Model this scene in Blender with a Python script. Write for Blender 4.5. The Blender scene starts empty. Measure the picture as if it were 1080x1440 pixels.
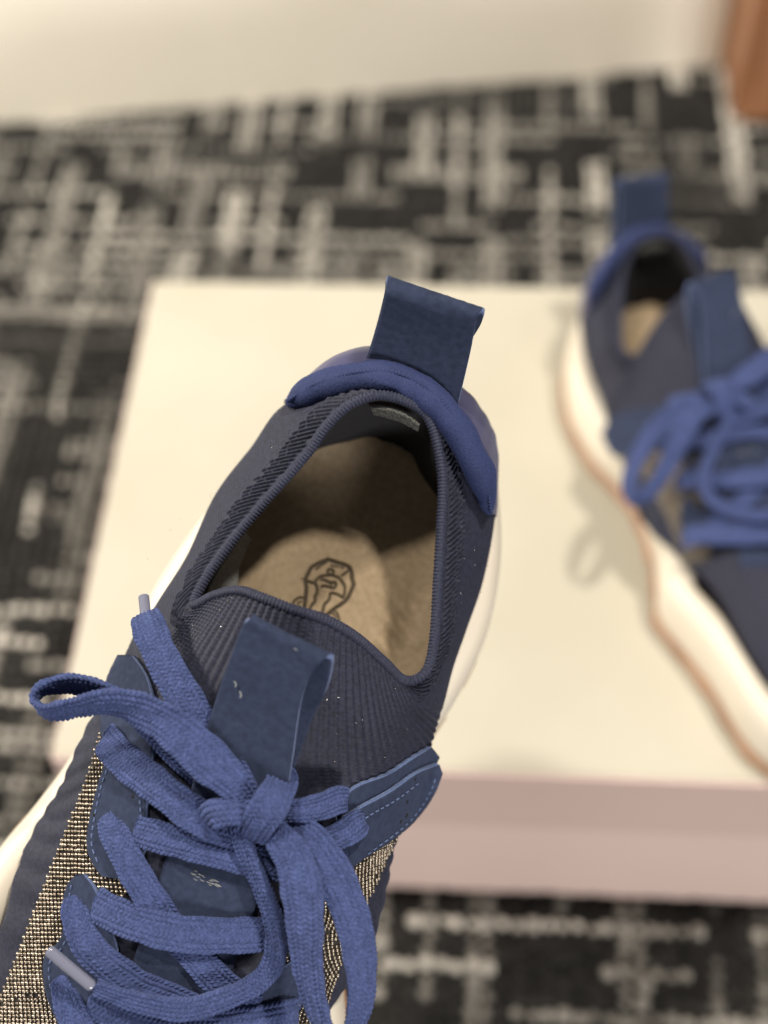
import bpy, math, random
import numpy as np
from mathutils import Matrix, Vector
rng = np.random.default_rng(7); random.seed(7)
scene = bpy.context.scene
COL = scene.collection
# ------------------------------------------------------------------ camera
F_PX = 2080.0
PITCH, ROLL, BYAW = 0.91937, -0.051964, -0.098137
BOX_H, BOX_D, BOX_W = 0.1515, 0.312, 0.50
CAM_Z = 0.60 + BOX_H
fw = np.array([0, math.cos(PITCH), -math.sin(PITCH)]); rt0 = np.array([1.0, 0, 0]); up0 = np.cross(rt0, fw)
rt = math.cos(ROLL)*rt0 + math.sin(ROLL)*up0; up = -math.sin(ROLL)*rt0 + math.cos(ROLL)*up0
CAMR = np.stack([rt, up, -fw], 1); CAMP = np.array([0, 0, CAM_Z])
cam = bpy.data.cameras.new('camera'); camo = bpy.data.objects.new('camera', cam); COL.objects.link(camo)
M4 = np.eye(4); M4[:3, :3] = CAMR; M4[:3, 3] = CAMP
camo.matrix_world = Matrix(M4.tolist())
cam.sensor_fit = 'VERTICAL'; cam.sensor_height = 24.0; cam.lens = 24.0*F_PX/1440.0
cam.clip_start = 0.02; cam.clip_end = 20
cam.dof.use_dof = True; cam.dof.focus_distance = 0.401; cam.dof.aperture_fstop = 3.5; cam.dof.aperture_blades = 0
scene.camera = camo
def ray(px, py): return CAMR @ np.array([(px-540)/F_PX, -(py-720)/F_PX, -1.0])
def ground(px, py, z=0.0):
    d = ray(px, py); return CAMP + d*((z-CAM_Z)/d[2])
# ------------------------------------------------------------------ light and exposure
w = bpy.data.worlds.new('World'); scene.world = w; w.use_nodes = True
bg = w.node_tree.nodes['Background']; bg.inputs[0].default_value = (1.0, 0.95, 0.89, 1); bg.inputs[1].default_value = 0.19
scene.view_settings.view_transform = 'Standard'; scene.view_settings.look = 'None'; scene.view_settings.exposure = 0.0
def lamp(name, loc, target, size, power, col):
    l = bpy.data.lights.new(name, 'AREA'); l.shape = 'DISK'; l.size = size; l.energy = power; l.color = col
    o = bpy.data.objects.new(name, l); COL.objects.link(o); o.location = loc
    o.rotation_euler = (Vector(target)-Vector(loc)).to_track_quat('-Z', 'Y').to_euler()
    return o
lamp('ceiling_lamp_right', (0.62, 0.30, 2.1), (0, .4, .3), 0.12, 31, (1.0, 0.93, 0.82))
lamp('ceiling_lamp_left', (-0.45, 0.34, 2.1), (0, .4, .3), 0.12, 21, (1.0, 0.93, 0.82))
lamp('low_front_fill', (1.2, -3.2, 0.45), (0, .5, .15), 1.1, 104, (1.0, 0.97, 0.93))  # unseen soft fill, added low to brighten the box front and board
lamp('side_fill_left', (-1.15, 0.62, 0.75), (.15, 1.15, .15), 0.30, 21, (1.0, 0.94, 0.83))  # unseen fill light, added to brighten the cream board
# ------------------------------------------------------------------ curve helpers
def cr(pts, n, closed=False, arc=True):
    p = np.asarray(pts, float)
    if len(p) == 2 and not closed:
        t = np.linspace(0, 1, n)[:, None]; return p[0]*(1-t)+p[1]*t
    if closed: q = np.vstack([p[-1], p, p[0], p[1]]); m = len(p)
    else: q = np.vstack([2*p[0]-p[1], p, 2*p[-1]-p[-2]]); m = len(p)-1
    K = 24; t = np.linspace(0, 1, K, endpoint=False)[None, :, None]
    a, b, c, d = [q[i:i+m][:, None, :] for i in range(4)]
    s = 0.5*((2*b)+(-a+c)*t+(2*a-5*b+4*c-d)*t*t+(-a+3*b-3*c+d)*t**3)
    s = s.reshape(-1, p.shape[1]); s = np.vstack([s, p[0] if closed else p[-1]])
    if arc:
        L = np.r_[0, np.cumsum(np.linalg.norm(np.diff(s[:, :3], axis=0), axis=1))]
    else: L = np.linspace(0, 1, len(s))
    u = np.linspace(0, L[-1], n+1 if closed else n)
    if closed: u = u[:-1]
    return np.stack([np.interp(u, L, s[:, k]) for k in range(s.shape[1])], 1)
def length(c): return float(np.linalg.norm(np.diff(c[:, :3], axis=0), axis=1).sum())
def nrm(v): return v/np.maximum(np.linalg.norm(v, axis=-1, keepdims=True), 1e-12)
def sstep(a, b, x): t = np.clip((x-a)/(b-a), 0, 1); return t*t*(3-2*t)
# ------------------------------------------------------------------ mesh helpers
def raw_mesh(name, V, faces, mats, smooth=True, midx=None, uv=None, attr=None):
    """faces: list of (n,k) int arrays"""
    me = bpy.data.meshes.new(name)
    V = np.ascontiguousarray(V, np.float32)
    tot = np.concatenate([np.full(len(f), f.shape[1], np.int32) for f in faces])
    idx = np.concatenate([np.asarray(f, np.int32).ravel() for f in faces])
    me.vertices.add(len(V)); me.vertices.foreach_set('co', V.ravel())
    me.loops.add(len(idx)); me.loops.foreach_set('vertex_index', idx)
    me.polygons.add(len(tot)); st = np.r_[0, np.cumsum(tot)[:-1]].astype(np.int32)
    me.polygons.foreach_set('loop_start', st)
    me.polygons.foreach_set('use_smooth', np.full(len(tot), smooth, bool))
    if midx is not None: me.polygons.foreach_set('material_index', np.asarray(midx, np.int32))
    for m in (mats if isinstance(mats, (list, tuple)) else [mats]): me.materials.append(m)
    if uv is not None:
        l = me.uv_layers.new(name='UVMap'); l.data.foreach_set('uv', np.asarray(uv, np.float32)[idx].ravel())
    if attr is not None:
        for k, a in attr.items():
            at = me.attributes.new(k, 'FLOAT', 'POINT'); at.data.foreach_set('value', np.asarray(a, np.float32).ravel())
    me.update(calc_edges=True); me.validate()
    return me
def link(name, me, parent=None, **props):
    o = bpy.data.objects.new(name, me); COL.objects.link(o)
    if parent is not None: o.parent = parent
    for k, v in props.items(): o[k] = v
    return o
def gridq(n, m, cu=False, cv=False):
    i = np.arange(n if cu else n-1); j = np.arange(m if cv else m-1)
    I, J = np.meshgrid(i, j, indexing='ij'); I2 = (I+1) % n; J2 = (J+1) % m
    return np.stack([I*m+J, I2*m+J, I2*m+J2, I*m+J2], -1).reshape(-1, 4)
def grid_normals(P, cu=False):
    du = (np.roll(P, -1, 0)-np.roll(P, 1, 0)) if cu else np.gradient(P, axis=0)
    return nrm(np.cross(du, np.gradient(P, axis=1)))
def thing(name, label, cat, group=None, loc=None):
    o = bpy.data.objects.new(name, None); COL.objects.link(o); o.empty_display_size = .05
    o['label'] = label; o['category'] = cat
    if group: o['group'] = group
    if loc is not None: o.location = loc
    return o
# ------------------------------------------------------------------ materials
def mat(name, col, rough=0.6, metal=0.0, sheen=0.0, sheen_tint=None, spec=None):
    m = bpy.data.materials.new(name); m.use_nodes = True
    b = m.node_tree.nodes['Principled BSDF']
    b.inputs['Base Color'].default_value = (*col, 1); b.inputs['Roughness'].default_value = rough; b.inputs['Metallic'].default_value = metal
    if sheen: b.inputs['Sheen Weight'].default_value = sheen; b.inputs['Sheen Roughness'].default_value = .45
    if sheen_tint: b.inputs['Sheen Tint'].default_value = (*sheen_tint, 1)
    if spec is not None: b.inputs['Specular IOR Level'].default_value = spec
    return m, b, m.node_tree
def nd(t, typ, **kw):
    n = t.nodes.new(typ)
    for k, v in kw.items():
        if k.startswith('i_'): n.inputs[k[2:].replace('_', ' ')].default_value = v
        else: setattr(n, k, v)
    return n
def vary(m3, c0, c1, scale, detail=4, lo=.35, hi=.65, bump=0.0, bscale=None, dist=0.0003, coord='Object', rough=None):
    m, b, t = m3
    tc = nd(t, 'ShaderNodeTexCoord'); n = nd(t, 'ShaderNodeTexNoise', i_Scale=scale, i_Detail=detail)
    t.links.new(tc.outputs[coord], n.inputs['Vector'])
    r = nd(t, 'ShaderNodeValToRGB'); r.color_ramp.elements[0].position = lo; r.color_ramp.elements[1].position = hi
    r.color_ramp.elements[0].color = (*c0, 1); r.color_ramp.elements[1].color = (*c1, 1)
    t.links.new(n.outputs['Fac'], r.inputs['Fac']); t.links.new(r.outputs['Color'], b.inputs['Base Color'])
    if bump:
        n2 = nd(t, 'ShaderNodeTexNoise', i_Scale=bscale or scale*4, i_Detail=3); t.links.new(tc.outputs[coord], n2.inputs['Vector'])
        bp = nd(t, 'ShaderNodeBump', i_Strength=bump, i_Distance=dist)
        t.links.new(n2.outputs['Fac'], bp.inputs['Height']); t.links.new(bp.outputs['Normal'], b.inputs['Normal'])
    return m
NAVY_KNIT = vary(mat('navy_knit', (.016, .017, .033), .7, sheen=.06, sheen_tint=(.55, .6, .85), spec=.35), (.009, .010, .0215), (.020, .022, .044), 900, bump=.5, bscale=4000, dist=.0001)
RIM = vary(mat('rim_knit', (.03, .035, .075), .7, sheen=.08, sheen_tint=(.5, .55, .8), spec=.35), (.014, .016, .033), (.028, .032, .062), 1500, bump=.5, bscale=4500, dist=.0001)
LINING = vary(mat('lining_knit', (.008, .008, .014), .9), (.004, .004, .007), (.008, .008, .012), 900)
SUEDE = vary(mat('navy_suede', (.028, .042, .1), .9, sheen=.10, sheen_tint=(.4, .5, .85), spec=.2), (.018, .0245, .050), (.032, .0425, .083), 520, 8, .25, .75, bump=.6, bscale=3800, dist=.00018)
SUEDE_EDGE = vary(mat('suede_cut_edge', (.09, .13, .27), .95, sheen=.3, sheen_tint=(.6, .7, 1), spec=.2), (.055, .08, .17), (.13, .175, .33), 2600, 4, .3, .7, bump=.8, bscale=3000, dist=.0003)
JERSEY = vary(mat('blue_jersey', (.03, .045, .2), .75, sheen=.10, sheen_tint=(.45, .5, .95), spec=.25), (.019, .028, .082), (.029, .041, .118), 2500, bump=.4, bscale=3500, dist=.0001)
SATIN = vary(mat('violet_satin', (.085, .08, .17), .42, sheen=.1), (.045, .044, .105), (.058, .056, .13), 60, bump=.12, bscale=180, dist=.0008)
LACE3 = mat('blue_cotton', (.06, .085, .27), .9, sheen=.14, sheen_tint=(.55, .62, 1), spec=.15)
LACE = vary(LACE3, (.033, .046, .116), (.064, .086, .208), 1700, 5, .3, .7, bump=.7, bscale=5200, dist=.00016)
def yarn_tone():
    m, b, t = LACE3; l = b.inputs['Base Color'].links[0]; src = l.from_socket
    a = nd(t, 'ShaderNodeAttribute', attribute_name='tone'); mp = nd(t, 'ShaderNodeMapRange'); mp.inputs[3].default_value = .72; mp.inputs[4].default_value = 1.28
    mx = nd(t, 'ShaderNodeMix', data_type='RGBA', blend_type='MULTIPLY'); mx.inputs[0].default_value = 1.0
    t.links.new(a.outputs['Fac'], mp.inputs[0]); t.links.new(src, mx.inputs[6]); t.links.new(mp.outputs[0], mx.inputs[7]); t.links.new(mx.outputs[2], b.inputs['Base Color'])
yarn_tone()
EVA = vary(mat('cream_midsole', (.80, .74, .62), .5), (.66, .59, .49), (.70, .64, .54), 30, bump=.15, bscale=1500, dist=.0001)
GUM = vary(mat('gum_rubber', (.33, .18, .10), .5), (.28, .15, .085), (.38, .21, .12), 60)
BEADM, bb, bt = mat('bead_metal', (.55, .44, .30), .38, 1.0)
def beadvar():
    oi = nd(bt, 'ShaderNodeAttribute', attribute_name='tone'); r = nd(bt, 'ShaderNodeValToRGB')
    r.color_ramp.elements[0].color = (.23, .19, .15, 1); r.color_ramp.elements[1].color = (.50, .435, .36, 1)
    bt.links.new(oi.outputs['Fac'], r.inputs['Fac']); bt.links.new(r.outputs['Color'], bb.inputs['Base Color'])
beadvar()
BEADBASE = mat('bead_mesh_fabric', (.022, .018, .015), .8)[0]
PLASTIC, pb, pt_ = mat('clear_plastic', (.30, .31, .42), .14); pb.inputs['Transmission Weight'].default_value = .45; pb.inputs['Coat Weight'].default_value = .5
LINT = mat('lint', (.24, .25, .26), .8)[0]
# insole; an attribute paints the shade of the crest grooves dark
INSOLE, ib, it_ = mat('tan_suede', (.30, .21, .11), .75, sheen=.3, sheen_tint=(1, .85, .6))
tc = nd(it_, 'ShaderNodeTexCoord'); n1 = nd(it_, 'ShaderNodeTexNoise', i_Scale=520, i_Detail=5); n0 = nd(it_, 'ShaderNodeTexNoise', i_Scale=55, i_Detail=4)
for q in (n1, n0): it_.links.new(tc.outputs['Object'], q.inputs['Vector'])
mx = nd(it_, 'ShaderNodeMix', data_type='FLOAT'); mx.inputs[0].default_value = .45
it_.links.new(n1.outputs['Fac'], mx.inputs[2]); it_.links.new(n0.outputs['Fac'], mx.inputs[3])
rp = nd(it_, 'ShaderNodeValToRGB'); rp.color_ramp.elements[0].position = .33; rp.color_ramp.elements[1].position = .68
rp.color_ramp.elements[0].color = (.235, .170, .10, 1); rp.color_ramp.elements[1].color = (.375, .28, .175, 1)
it_.links.new(mx.outputs[0], rp.inputs['Fac'])
at = nd(it_, 'ShaderNodeAttribute', attribute_name='groove_shade'); mc = nd(it_, 'ShaderNodeMix', data_type='RGBA')
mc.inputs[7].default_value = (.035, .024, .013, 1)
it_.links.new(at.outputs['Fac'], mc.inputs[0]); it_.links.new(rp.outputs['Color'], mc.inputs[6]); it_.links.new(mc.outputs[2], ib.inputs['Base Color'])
n2 = nd(it_, 'ShaderNodeTexNoise', i_Scale=2400, i_Detail=3); it_.links.new(tc.outputs['Object'], n2.inputs['Vector'])
bp = nd(it_, 'ShaderNodeBump', i_Strength=.45, i_Distance=.0002); it_.links.new(n2.outputs['Fac'], bp.inputs['Height']); it_.links.new(bp.outputs['Normal'], ib.inputs['Normal'])
BOXTOP = vary(mat('cream_paper', (.74, .69, .58), .55), (.43, .40, .325), (.475, .445, .37), 9, bump=.08, bscale=900, dist=.0002)
BOXPINK = vary(mat('dusty_pink_paper', (.60, .44, .40), .6), (.67, .51, .46), (.71, .545, .495), 8, bump=.1, bscale=900, dist=.0002)
CREAM = vary(mat('cream_paint', (.80, .75, .62), .5), (.86, .81, .70), (.89, .84, .74), 6)
def woodm():
    m3 = mat('brown_wood', (.25, .11, .05), .4); m, b, t = m3
    tc = nd(t, 'ShaderNodeTexCoord'); mp = nd(t, 'ShaderNodeMapping'); mp.inputs['Scale'].default_value = (40, 40, 3)
    n = nd(t, 'ShaderNodeTexNoise', i_Scale=2.0, i_Detail=6, i_Distortion=1.0); r = nd(t, 'ShaderNodeValToRGB')
    r.color_ramp.elements[0].position = .3; r.color_ramp.elements[1].position = .7
    r.color_ramp.elements[0].color = (.19, .075, .03, 1); r.color_ramp.elements[1].color = (.36, .17, .085, 1)
    t.links.new(tc.outputs['Object'], mp.inputs['Vector']); t.links.new(mp.outputs[0], n.inputs['Vector']); t.links.new(n.outputs['Fac'], r.inputs['Fac']); t.links.new(r.outputs['Color'], b.inputs['Base Color'])
    return m
WOOD = woodm()
CARPET = vary(mat('black_carpet', (.012, .011, .010), .95), (.005, .0047, .0044), (.011, .0105, .0095), 300, bump=.8, bscale=700, dist=.002)
PILE, qb, qt = mat('carpet_yarn', (.3, .28, .25), .95)
qa = nd(qt, 'ShaderNodeAttribute', attribute_name='tone'); qr = nd(qt, 'ShaderNodeValToRGB')
qr.color_ramp.elements[0].color = (.006, .0057, .0054, 1); qr.color_ramp.elements[1].color = (.72, .68, .61, 1)
qt.links.new(qa.outputs['Fac'], qr.inputs['Fac']); qt.links.new(qr.outputs['Color'], qb.inputs['Base Color'])
#---SETTING
# ------------------------------------------------------------------ floor, carpet
fl = raw_mesh('carpet_floor', [(-3, -1.5, 0), (3, -1.5, 0), (3, 3.0, 0), (-3, 3.0, 0)], [np.array([[0, 1, 2, 3]])], CARPET, smooth=False)
link('carpet_floor', fl, kind='structure', label='black carpet floor with broken grey grid pattern', category='carpet')
bex = np.array([math.cos(BYAW), math.sin(BYAW), 0]); bey = np.array([-math.sin(BYAW), math.cos(BYAW), 0])
def carpet_pile():
    pit = .0078; nx, ny = 176, 190
    T = np.zeros((nx, ny))
    r = np.random.default_rng(11)
    def run(n, lo, hi, g0, g1):
        a = np.zeros(n); j = int(r.integers(0, 6))
        while j < n:
            L = int(r.integers(lo, hi)); a[j:j+L] = r.uniform(.5, 1); j += L+int(r.integers(g0, g1))
        return a
    far = sstep(60, 100, np.arange(ny))
    k = 0
    while k < nx:
        wd = 2 if r.random() < .6 else 1
        T[k:k+wd] = np.maximum(T[k:k+wd], run(ny, 5, 24, 2, 10)*r.uniform(.4, 1)*(.55+.45*far)); k += wd+int(r.integers(2, 5))
    k = 0
    while k < ny:
        wd = 2 if r.random() < .25 else 1
        T[:, k:k+wd] = np.maximum(T[:, k:k+wd], (run(nx, 4, 26, 2, 14)*r.uniform(.4, 1)*(1.35-.6*far[k]))[:, None]); k += wd+int(r.integers(1, 4))
    pn = r.random((nx//7+3, ny//9+3)); ii_, jj_ = np.arange(nx)/7, np.arange(ny)/9; a_, b_ = ii_.astype(int), jj_.astype(int); u_, v_ = (ii_-a_)[:, None], (jj_-b_)[None]
    pn = (pn[a_][:, b_]*(1-u_)+pn[a_+1][:, b_]*u_)*(1-v_)+(pn[a_][:, b_+1]*(1-u_)+pn[a_+1][:, b_+1]*u_)*v_
    T *= .12+.88*np.maximum(sstep(.02, .40, pn), (1-far)[None]*.55)
    T *= r.uniform(.65, 1, T.shape); T = np.maximum(T, .025*r.random((nx, ny)))
    I, J = np.meshgrid(np.arange(nx), np.arange(ny), indexing='ij')
    org = np.array([0.02, 0.62, 0])
    X = (I-nx/2)*pit+r.normal(0, .0006, I.shape); Y = (J-ny/2)*pit+r.normal(0, .0006, I.shape)
    C = org+X[..., None]*bex+Y[..., None]*bey; C = C.reshape(-1, 3); tone = T.ravel()
    k = 6; a = np.arange(k)*2*math.pi/k
    ring = lambda rr, z: np.stack([rr*np.cos(a), rr*np.sin(a), np.full(k, z)], 1)
    base = np.vstack([ring(.0031, .0005), ring(.0037, .0022), ring(.0022, .0040), [[0, 0, .0045]]])
    nv = len(base); n = len(C)
    sc = (1+r.normal(0, .12, n))[:, None, None]
    V = (base[None]*sc+C[:, None, :]).reshape(-1, 3)
    q = []
    for L in range(2):
        for s in range(k): q.append([L*k+s, L*k+(s+1) % k, (L+1)*k+(s+1) % k, (L+1)*k+s])
    t3 = [[2*k+s, 2*k+(s+1) % k, 3*k] for s in range(k)]
    off = (np.arange(n)*nv)[:, None, None]
    me = raw_mesh('carpet_pile', V, [(np.array(q)[None]+off).reshape(-1, 4), (np.array(t3)[None]+off).reshape(-1, 3)], PILE, attr={'tone': np.repeat(tone, nv)})
    link('carpet_pile', me, kind='stuff', label='looped carpet pile in black with broken pale grey lines', category='carpet')
carpet_pile()
# ------------------------------------------------------------------ shoe box
import bmesh
def rbox(name, size, loc, m, parent, bevel=.002, seg=3):
    bm = bmesh.new(); bmesh.ops.create_cube(bm, size=1.0)
    for v in bm.verts: v.co = Vector((v.co.x*size[0]+loc[0], v.co.y*size[1]+loc[1], v.co.z*size[2]+loc[2]))
    if bevel: bmesh.ops.bevel(bm, geom=bm.edges[:], offset=bevel, segments=seg, profile=.5, affect='EDGES')
    me = bpy.data.meshes.new(name); bm.to_mesh(me); bm.free(); me.materials.append(m)
    for p in me.polygons: p.use_smooth = False
    return link(name, me, parent)
BL = ground(215, 393, BOX_H)
boxc = BL + bex*BOX_W/2 - bey*BOX_D/2
box = thing('shoe_box', 'large closed shoe box with cream top and dusty pink sides on the carpet', 'shoe box', loc=(boxc[0], boxc[1], 0))
box.rotation_euler = (0, 0, BYAW)
LIDH = .054
rbox('box_body', (BOX_W-.016, BOX_D-.016, BOX_H-.006), (0, 0, (BOX_H-.006)/2+.001), BOXPINK, box, .0015)
LIDPINK = vary(mat('dusky_pink_paper', (.54, .40, .36), .6), (.575, .43, .385), (.61, .46, .415), 8, bump=.1, bscale=900, dist=.0002)
lid = rbox('lid', (BOX_W, BOX_D, LIDH), (0, 0, BOX_H-LIDH/2-.0006), LIDPINK, box, .0018)
rbox('top_sheet', (BOX_W-.003, BOX_D-.003, .0008), (0, 0, BOX_H-.0001), BOXTOP, lid, .0003, 1)
# ------------------------------------------------------------------ back board and wooden post
a = ground(0, 186); b_ = ground(1015, 103)
dirv = nrm((b_-a)*np.array([1, 1, 0])); perp = np.array([-dirv[1], dirv[0], 0])
Lb = np.linalg.norm(b_-a)
board = thing('board', 'long cream painted board standing on the carpet behind the box', 'board', loc=tuple((b_-dirv*(Lb+.5)/2)[:2])+(0,))
board.rotation_euler = (0, 0, math.atan2(dirv[1], dirv[0]))
rbox('panel', (Lb+.5, .03, .60), (0, .022, .30), CREAM, board, .003)
pc = ground(1062, 176)
post = thing('wooden_post', 'brown wooden post standing at the end of the cream board', 'post', loc=(pc[0]+.036, pc[1]+.045, 0))
post.rotation_euler = (0, 0, math.atan2(dirv[1], dirv[0])-.1)
rbox('shaft', (.10, .09, .80), (0, 0, .40), WOOD, post, .004)
# ================================================================== the sneaker in front
TILT = math.radians(9.0); hd = nrm(np.array([.39, .92])); sT, cT = math.sin(TILT), math.cos(TILT)
EZ = np.array([hd[0]*sT, hd[1]*sT, cT]); EY = np.array([hd[0]*cT, hd[1]*cT, -sT]); EX = np.cross(EY, EZ)
SR = np.stack([EX, EY, EZ], 1)
ORG = np.array([(480-540)/F_PX, -(760-720)/F_PX, -1.0])*.452 - EZ*.028
def S(px, py, h):
    """picture point at height h (mm) above the sole -> shoe coordinates"""
    d = np.array([(px-540)/F_PX, -(py-720)/F_PX, -1.0])
    t = (h*.001+EZ@ORG)/(EZ@d); return SR.T @ (d*t-ORG)
def proj(P):
    q = ORG+np.asarray(P) @ SR.T
    return np.stack([540-F_PX*q[..., 0]/q[..., 2], 720+F_PX*q[..., 1]/q[..., 2], -q[..., 2]], -1)
def SL(l): return np.array([S(*p) for p in l])
sneaker = thing('sneaker', 'navy knit sneaker in sharp close view with blue lace bow and tan insole', 'sneaker', 'pair of navy knit sneakers')
SM = np.eye(4); SM[:3, :3] = CAMR @ SR; SM[:3, 3] = CAMP + CAMR @ ORG
sneaker.matrix_world = Matrix(SM.tolist())
# ---- columns of the knitted upper: (rim point ... outermost point), picture x, y and height in mm; toe columns in shoe mm
def LM(x, y, z): return np.array([x, y, z])*.001
CX = lambda y: 0.0
colsP = [
 [(545,556,85),(556,545,66)], [(600,585,81),(640,572,62)], [(621,662,75),(668,652,58),(693,690,48)], [(620,740,71),(664,735,60),(694,735,47)],
 [(615,830,70),(650,820,60),(678,818,46)], [(611,895,71),(638,888,62),(654,888,46)], [(600,943,73),(622,935,63),(636,940,46)],
 [(570,957,73),(598,985,63),(620,1000,46)], [(540,931,81),(566,1010,69),(600,1060,46)], [(502,897,89),(512,1020,79),(525,1110,66),(560,1170,45)],
 [(458,871,95),(440,1010,86),(432,1130,75),(450,1260,65),(492,1378,44)], [(415,858,97),(372,1010,88),(312,1180,76),(262,1330,68),(225,1450,60)],
 [(372,842,95),(312,985,87),(225,1150,74),(140,1330,64),(62,1450,52)], [(336,831,89),(262,950,80),(175,1100,66),(82,1240,54),(20,1240,42)],
 [(301,838,80),(238,925,69),(165,1020,58),(108,1056,45)], [(273,850,73),(230,890,63),(184,905,47)],
 [(290,812,71),(252,826,62),(222,848,47)], [(327,760,70),(292,765,61),(263,783,47)], [(371,707,71),(334,700,62),(303,697,48)],
 [(430,640,76),(388,630,65),(352,632,50)], [(460,598,81),(420,580,68),(398,572,56)], [(497,566,85),(480,543,68)]]
heelM = {0: LM(2, 62, 50), 1: None, 21: None}
toe_tail = {11: [LM(8, -190, 50), LM(10, -222, 40), LM(10, -236, 34)], 12: [LM(-22, -190, 44), LM(-30, -208, 36)], 10: []}
NV = 300
def build_cols():
    out = []
    for i, c in enumerate(colsP):
        p = [S(*q) for q in c]
        if i in toe_tail: p += toe_tail[i]
        if i == 0: p += [LM(*(S(545, 556, 85)*1000*np.array([1, 1, 0])+np.array([1, 9, 48])))]
        if i == 1: p += [S(600, 585, 81)*np.array([1, 1, 0])+LM(8, 6, 47)]
        if i == 21: p += [S(497, 566, 85)*np.array([1, 1, 0])+LM(-5, 7, 47)]
        M = p[-1]; cen = np.array([0.0, np.clip(M[1], -.19, .02)]); inw = nrm(cen-M[:2])
        ws = .007 if i in (8, 9) else (.004 if i in (7, 10) else 0.0); p += [np.array([*(M[:2]+inw*(.0022+.5*ws)), .035]), np.array([*(M[:2]+inw*(.007+ws)), .026])]
        out.append(cr(np.array(p), 60))
    return np.array(out)
COLS = build_cols()
NU = 1120
ctl = cr(np.array([c[0] for c in COLS]), NU, closed=True)  # arc-length rim
# column parameter per rim sample
def smooth_cols(n):
    q = COLS.reshape(len(COLS), -1)
    m = len(q); K = 40; qq = np.vstack([q[-1], q, q[0], q[1]])
    t = np.linspace(0, 1, K, endpoint=False)[None, :, None]
    a, b, c, d = [qq[i:i+m][:, None, :] for i in range(4)]
    s = 0.5*((2*b)+(-a+c)*t+(2*a-5*b+4*c-d)*t*t+(-a+3*b-3*c+d)*t**3)
    s = s.reshape(m*K, -1); s = np.vstack([s, s[:1]]); cid = np.linspace(0, m, m*K+1)
    mid = s.reshape(len(s), 60, 3)[:, 0]
    L = np.r_[0, np.cumsum(np.linalg.norm(np.diff(mid, axis=0), axis=1))]
    u = np.linspace(0, L[-1], n+1)[:-1]
    out = np.stack([np.interp(u, L, s[:, k]) for k in range(s.shape[1])], 1).reshape(n, 60, 3)
    return out, u, np.interp(u, L, cid)
S60, RU, CID = smooth_cols(NU)
# resample each column: dense near the rim
vv = np.linspace(0, 1, NV); vv = .45*vv+.55*vv**1.7
def resample(Q, t):
    s = np.linspace(0, 1, Q.shape[1]); k = np.clip(np.searchsorted(s, t, side='right')-1, 0, Q.shape[1]-2)
    f = ((t-s[k])/(s[k+1]-s[k]))[None, :, None]
    return Q[:, k]*(1-f)+Q[:, k+1]*f
SH = resample(S60, vv)
for _ in range(12):  # take the kinks out of the lofting
    SH[:, 1:-1] = .5*SH[:, 1:-1]+.25*(SH[:, :-2]+SH[:, 2:]); SH[:, 2:] = .5*SH[:, 2:]+.25*(np.roll(SH, 1, 0)[:, 2:]+np.roll(SH, -1, 0)[:, 2:])
SN = grid_normals(SH, True)
SN *= np.sign((SN*(SH-np.array([0, -.04, .03]))).sum(-1).mean())
SPX = proj(SH)
VLEN = np.concatenate([np.zeros((NU, 1)), np.cumsum(np.linalg.norm(np.diff(SH, axis=1), axis=2), axis=1)], 1)
def shell_table():
    st = 5; x0, y0, nx, ny = -260, 480, 210, 230
    xi = np.floor((SPX[..., 0]-x0)/st).astype(int).ravel(); yi = np.floor((SPX[..., 1]-y0)/st).astype(int).ravel()
    ok = (xi >= 0) & (yi >= 0) & (xi < nx) & (yi < ny) & (SN @ (SR.T @ np.array([0, 0, 1.0])) > -.2).ravel()
    c = (xi*ny+yi)[ok]; z = SPX[..., 2].ravel()[ok]; zmin = np.full(nx*ny, 9.0); np.minimum.at(zmin, c, z)
    k = z < zmin[c]+.004; c = c[k]; dat = np.concatenate([SH.reshape(-1, 3)[ok][k][:, 2:3], SN.reshape(-1, 3)[ok][k], np.ones((len(c), 1))], 1)
    acc = np.zeros((nx*ny, 5)); np.add.at(acc, c, dat)
    have = acc[:, 4] > 0; acc[have] /= acc[have][:, 4:5]; acc = acc.reshape(nx, ny, 5)
    for _ in range(260):
        p = np.pad(acc, ((1, 1), (1, 1), (0, 0))); q = p[2:, 1:-1]+p[:-2, 1:-1]+p[1:-1, 2:]+p[1:-1, :-2]
        m = (acc[..., 4] == 0) & (q[..., 4] > 0)
        if not m.any(): break
        acc[m] = q[m]/q[m][:, 4:5]
    for _ in range(2):
        p = np.pad(acc, ((1, 1), (1, 1), (0, 0)), mode='edge'); acc = .5*acc+.125*(p[2:, 1:-1]+p[:-2, 1:-1]+p[1:-1, 2:]+p[1:-1, :-2])
    return acc, x0, y0, st, nx, ny
STAB, SX0, SY0, SST, SNX, SNY = shell_table()
def on_shell(px, py, off=0.0):
    fx = min(max((px-SX0)/SST-.5, 0), SNX-1.001); fy = min(max((py-SY0)/SST-.5, 0), SNY-1.001); i, j = int(fx), int(fy); u, v = fx-i, fy-j
    d = (STAB[i, j]*(1-u)+STAB[i+1, j]*u)*(1-v)+(STAB[i, j+1]*(1-u)+STAB[i+1, j+1]*u)*v
    N = nrm(d[1:4]); return S(px, py, d[0]*1000)+N*off*.001, N
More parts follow.
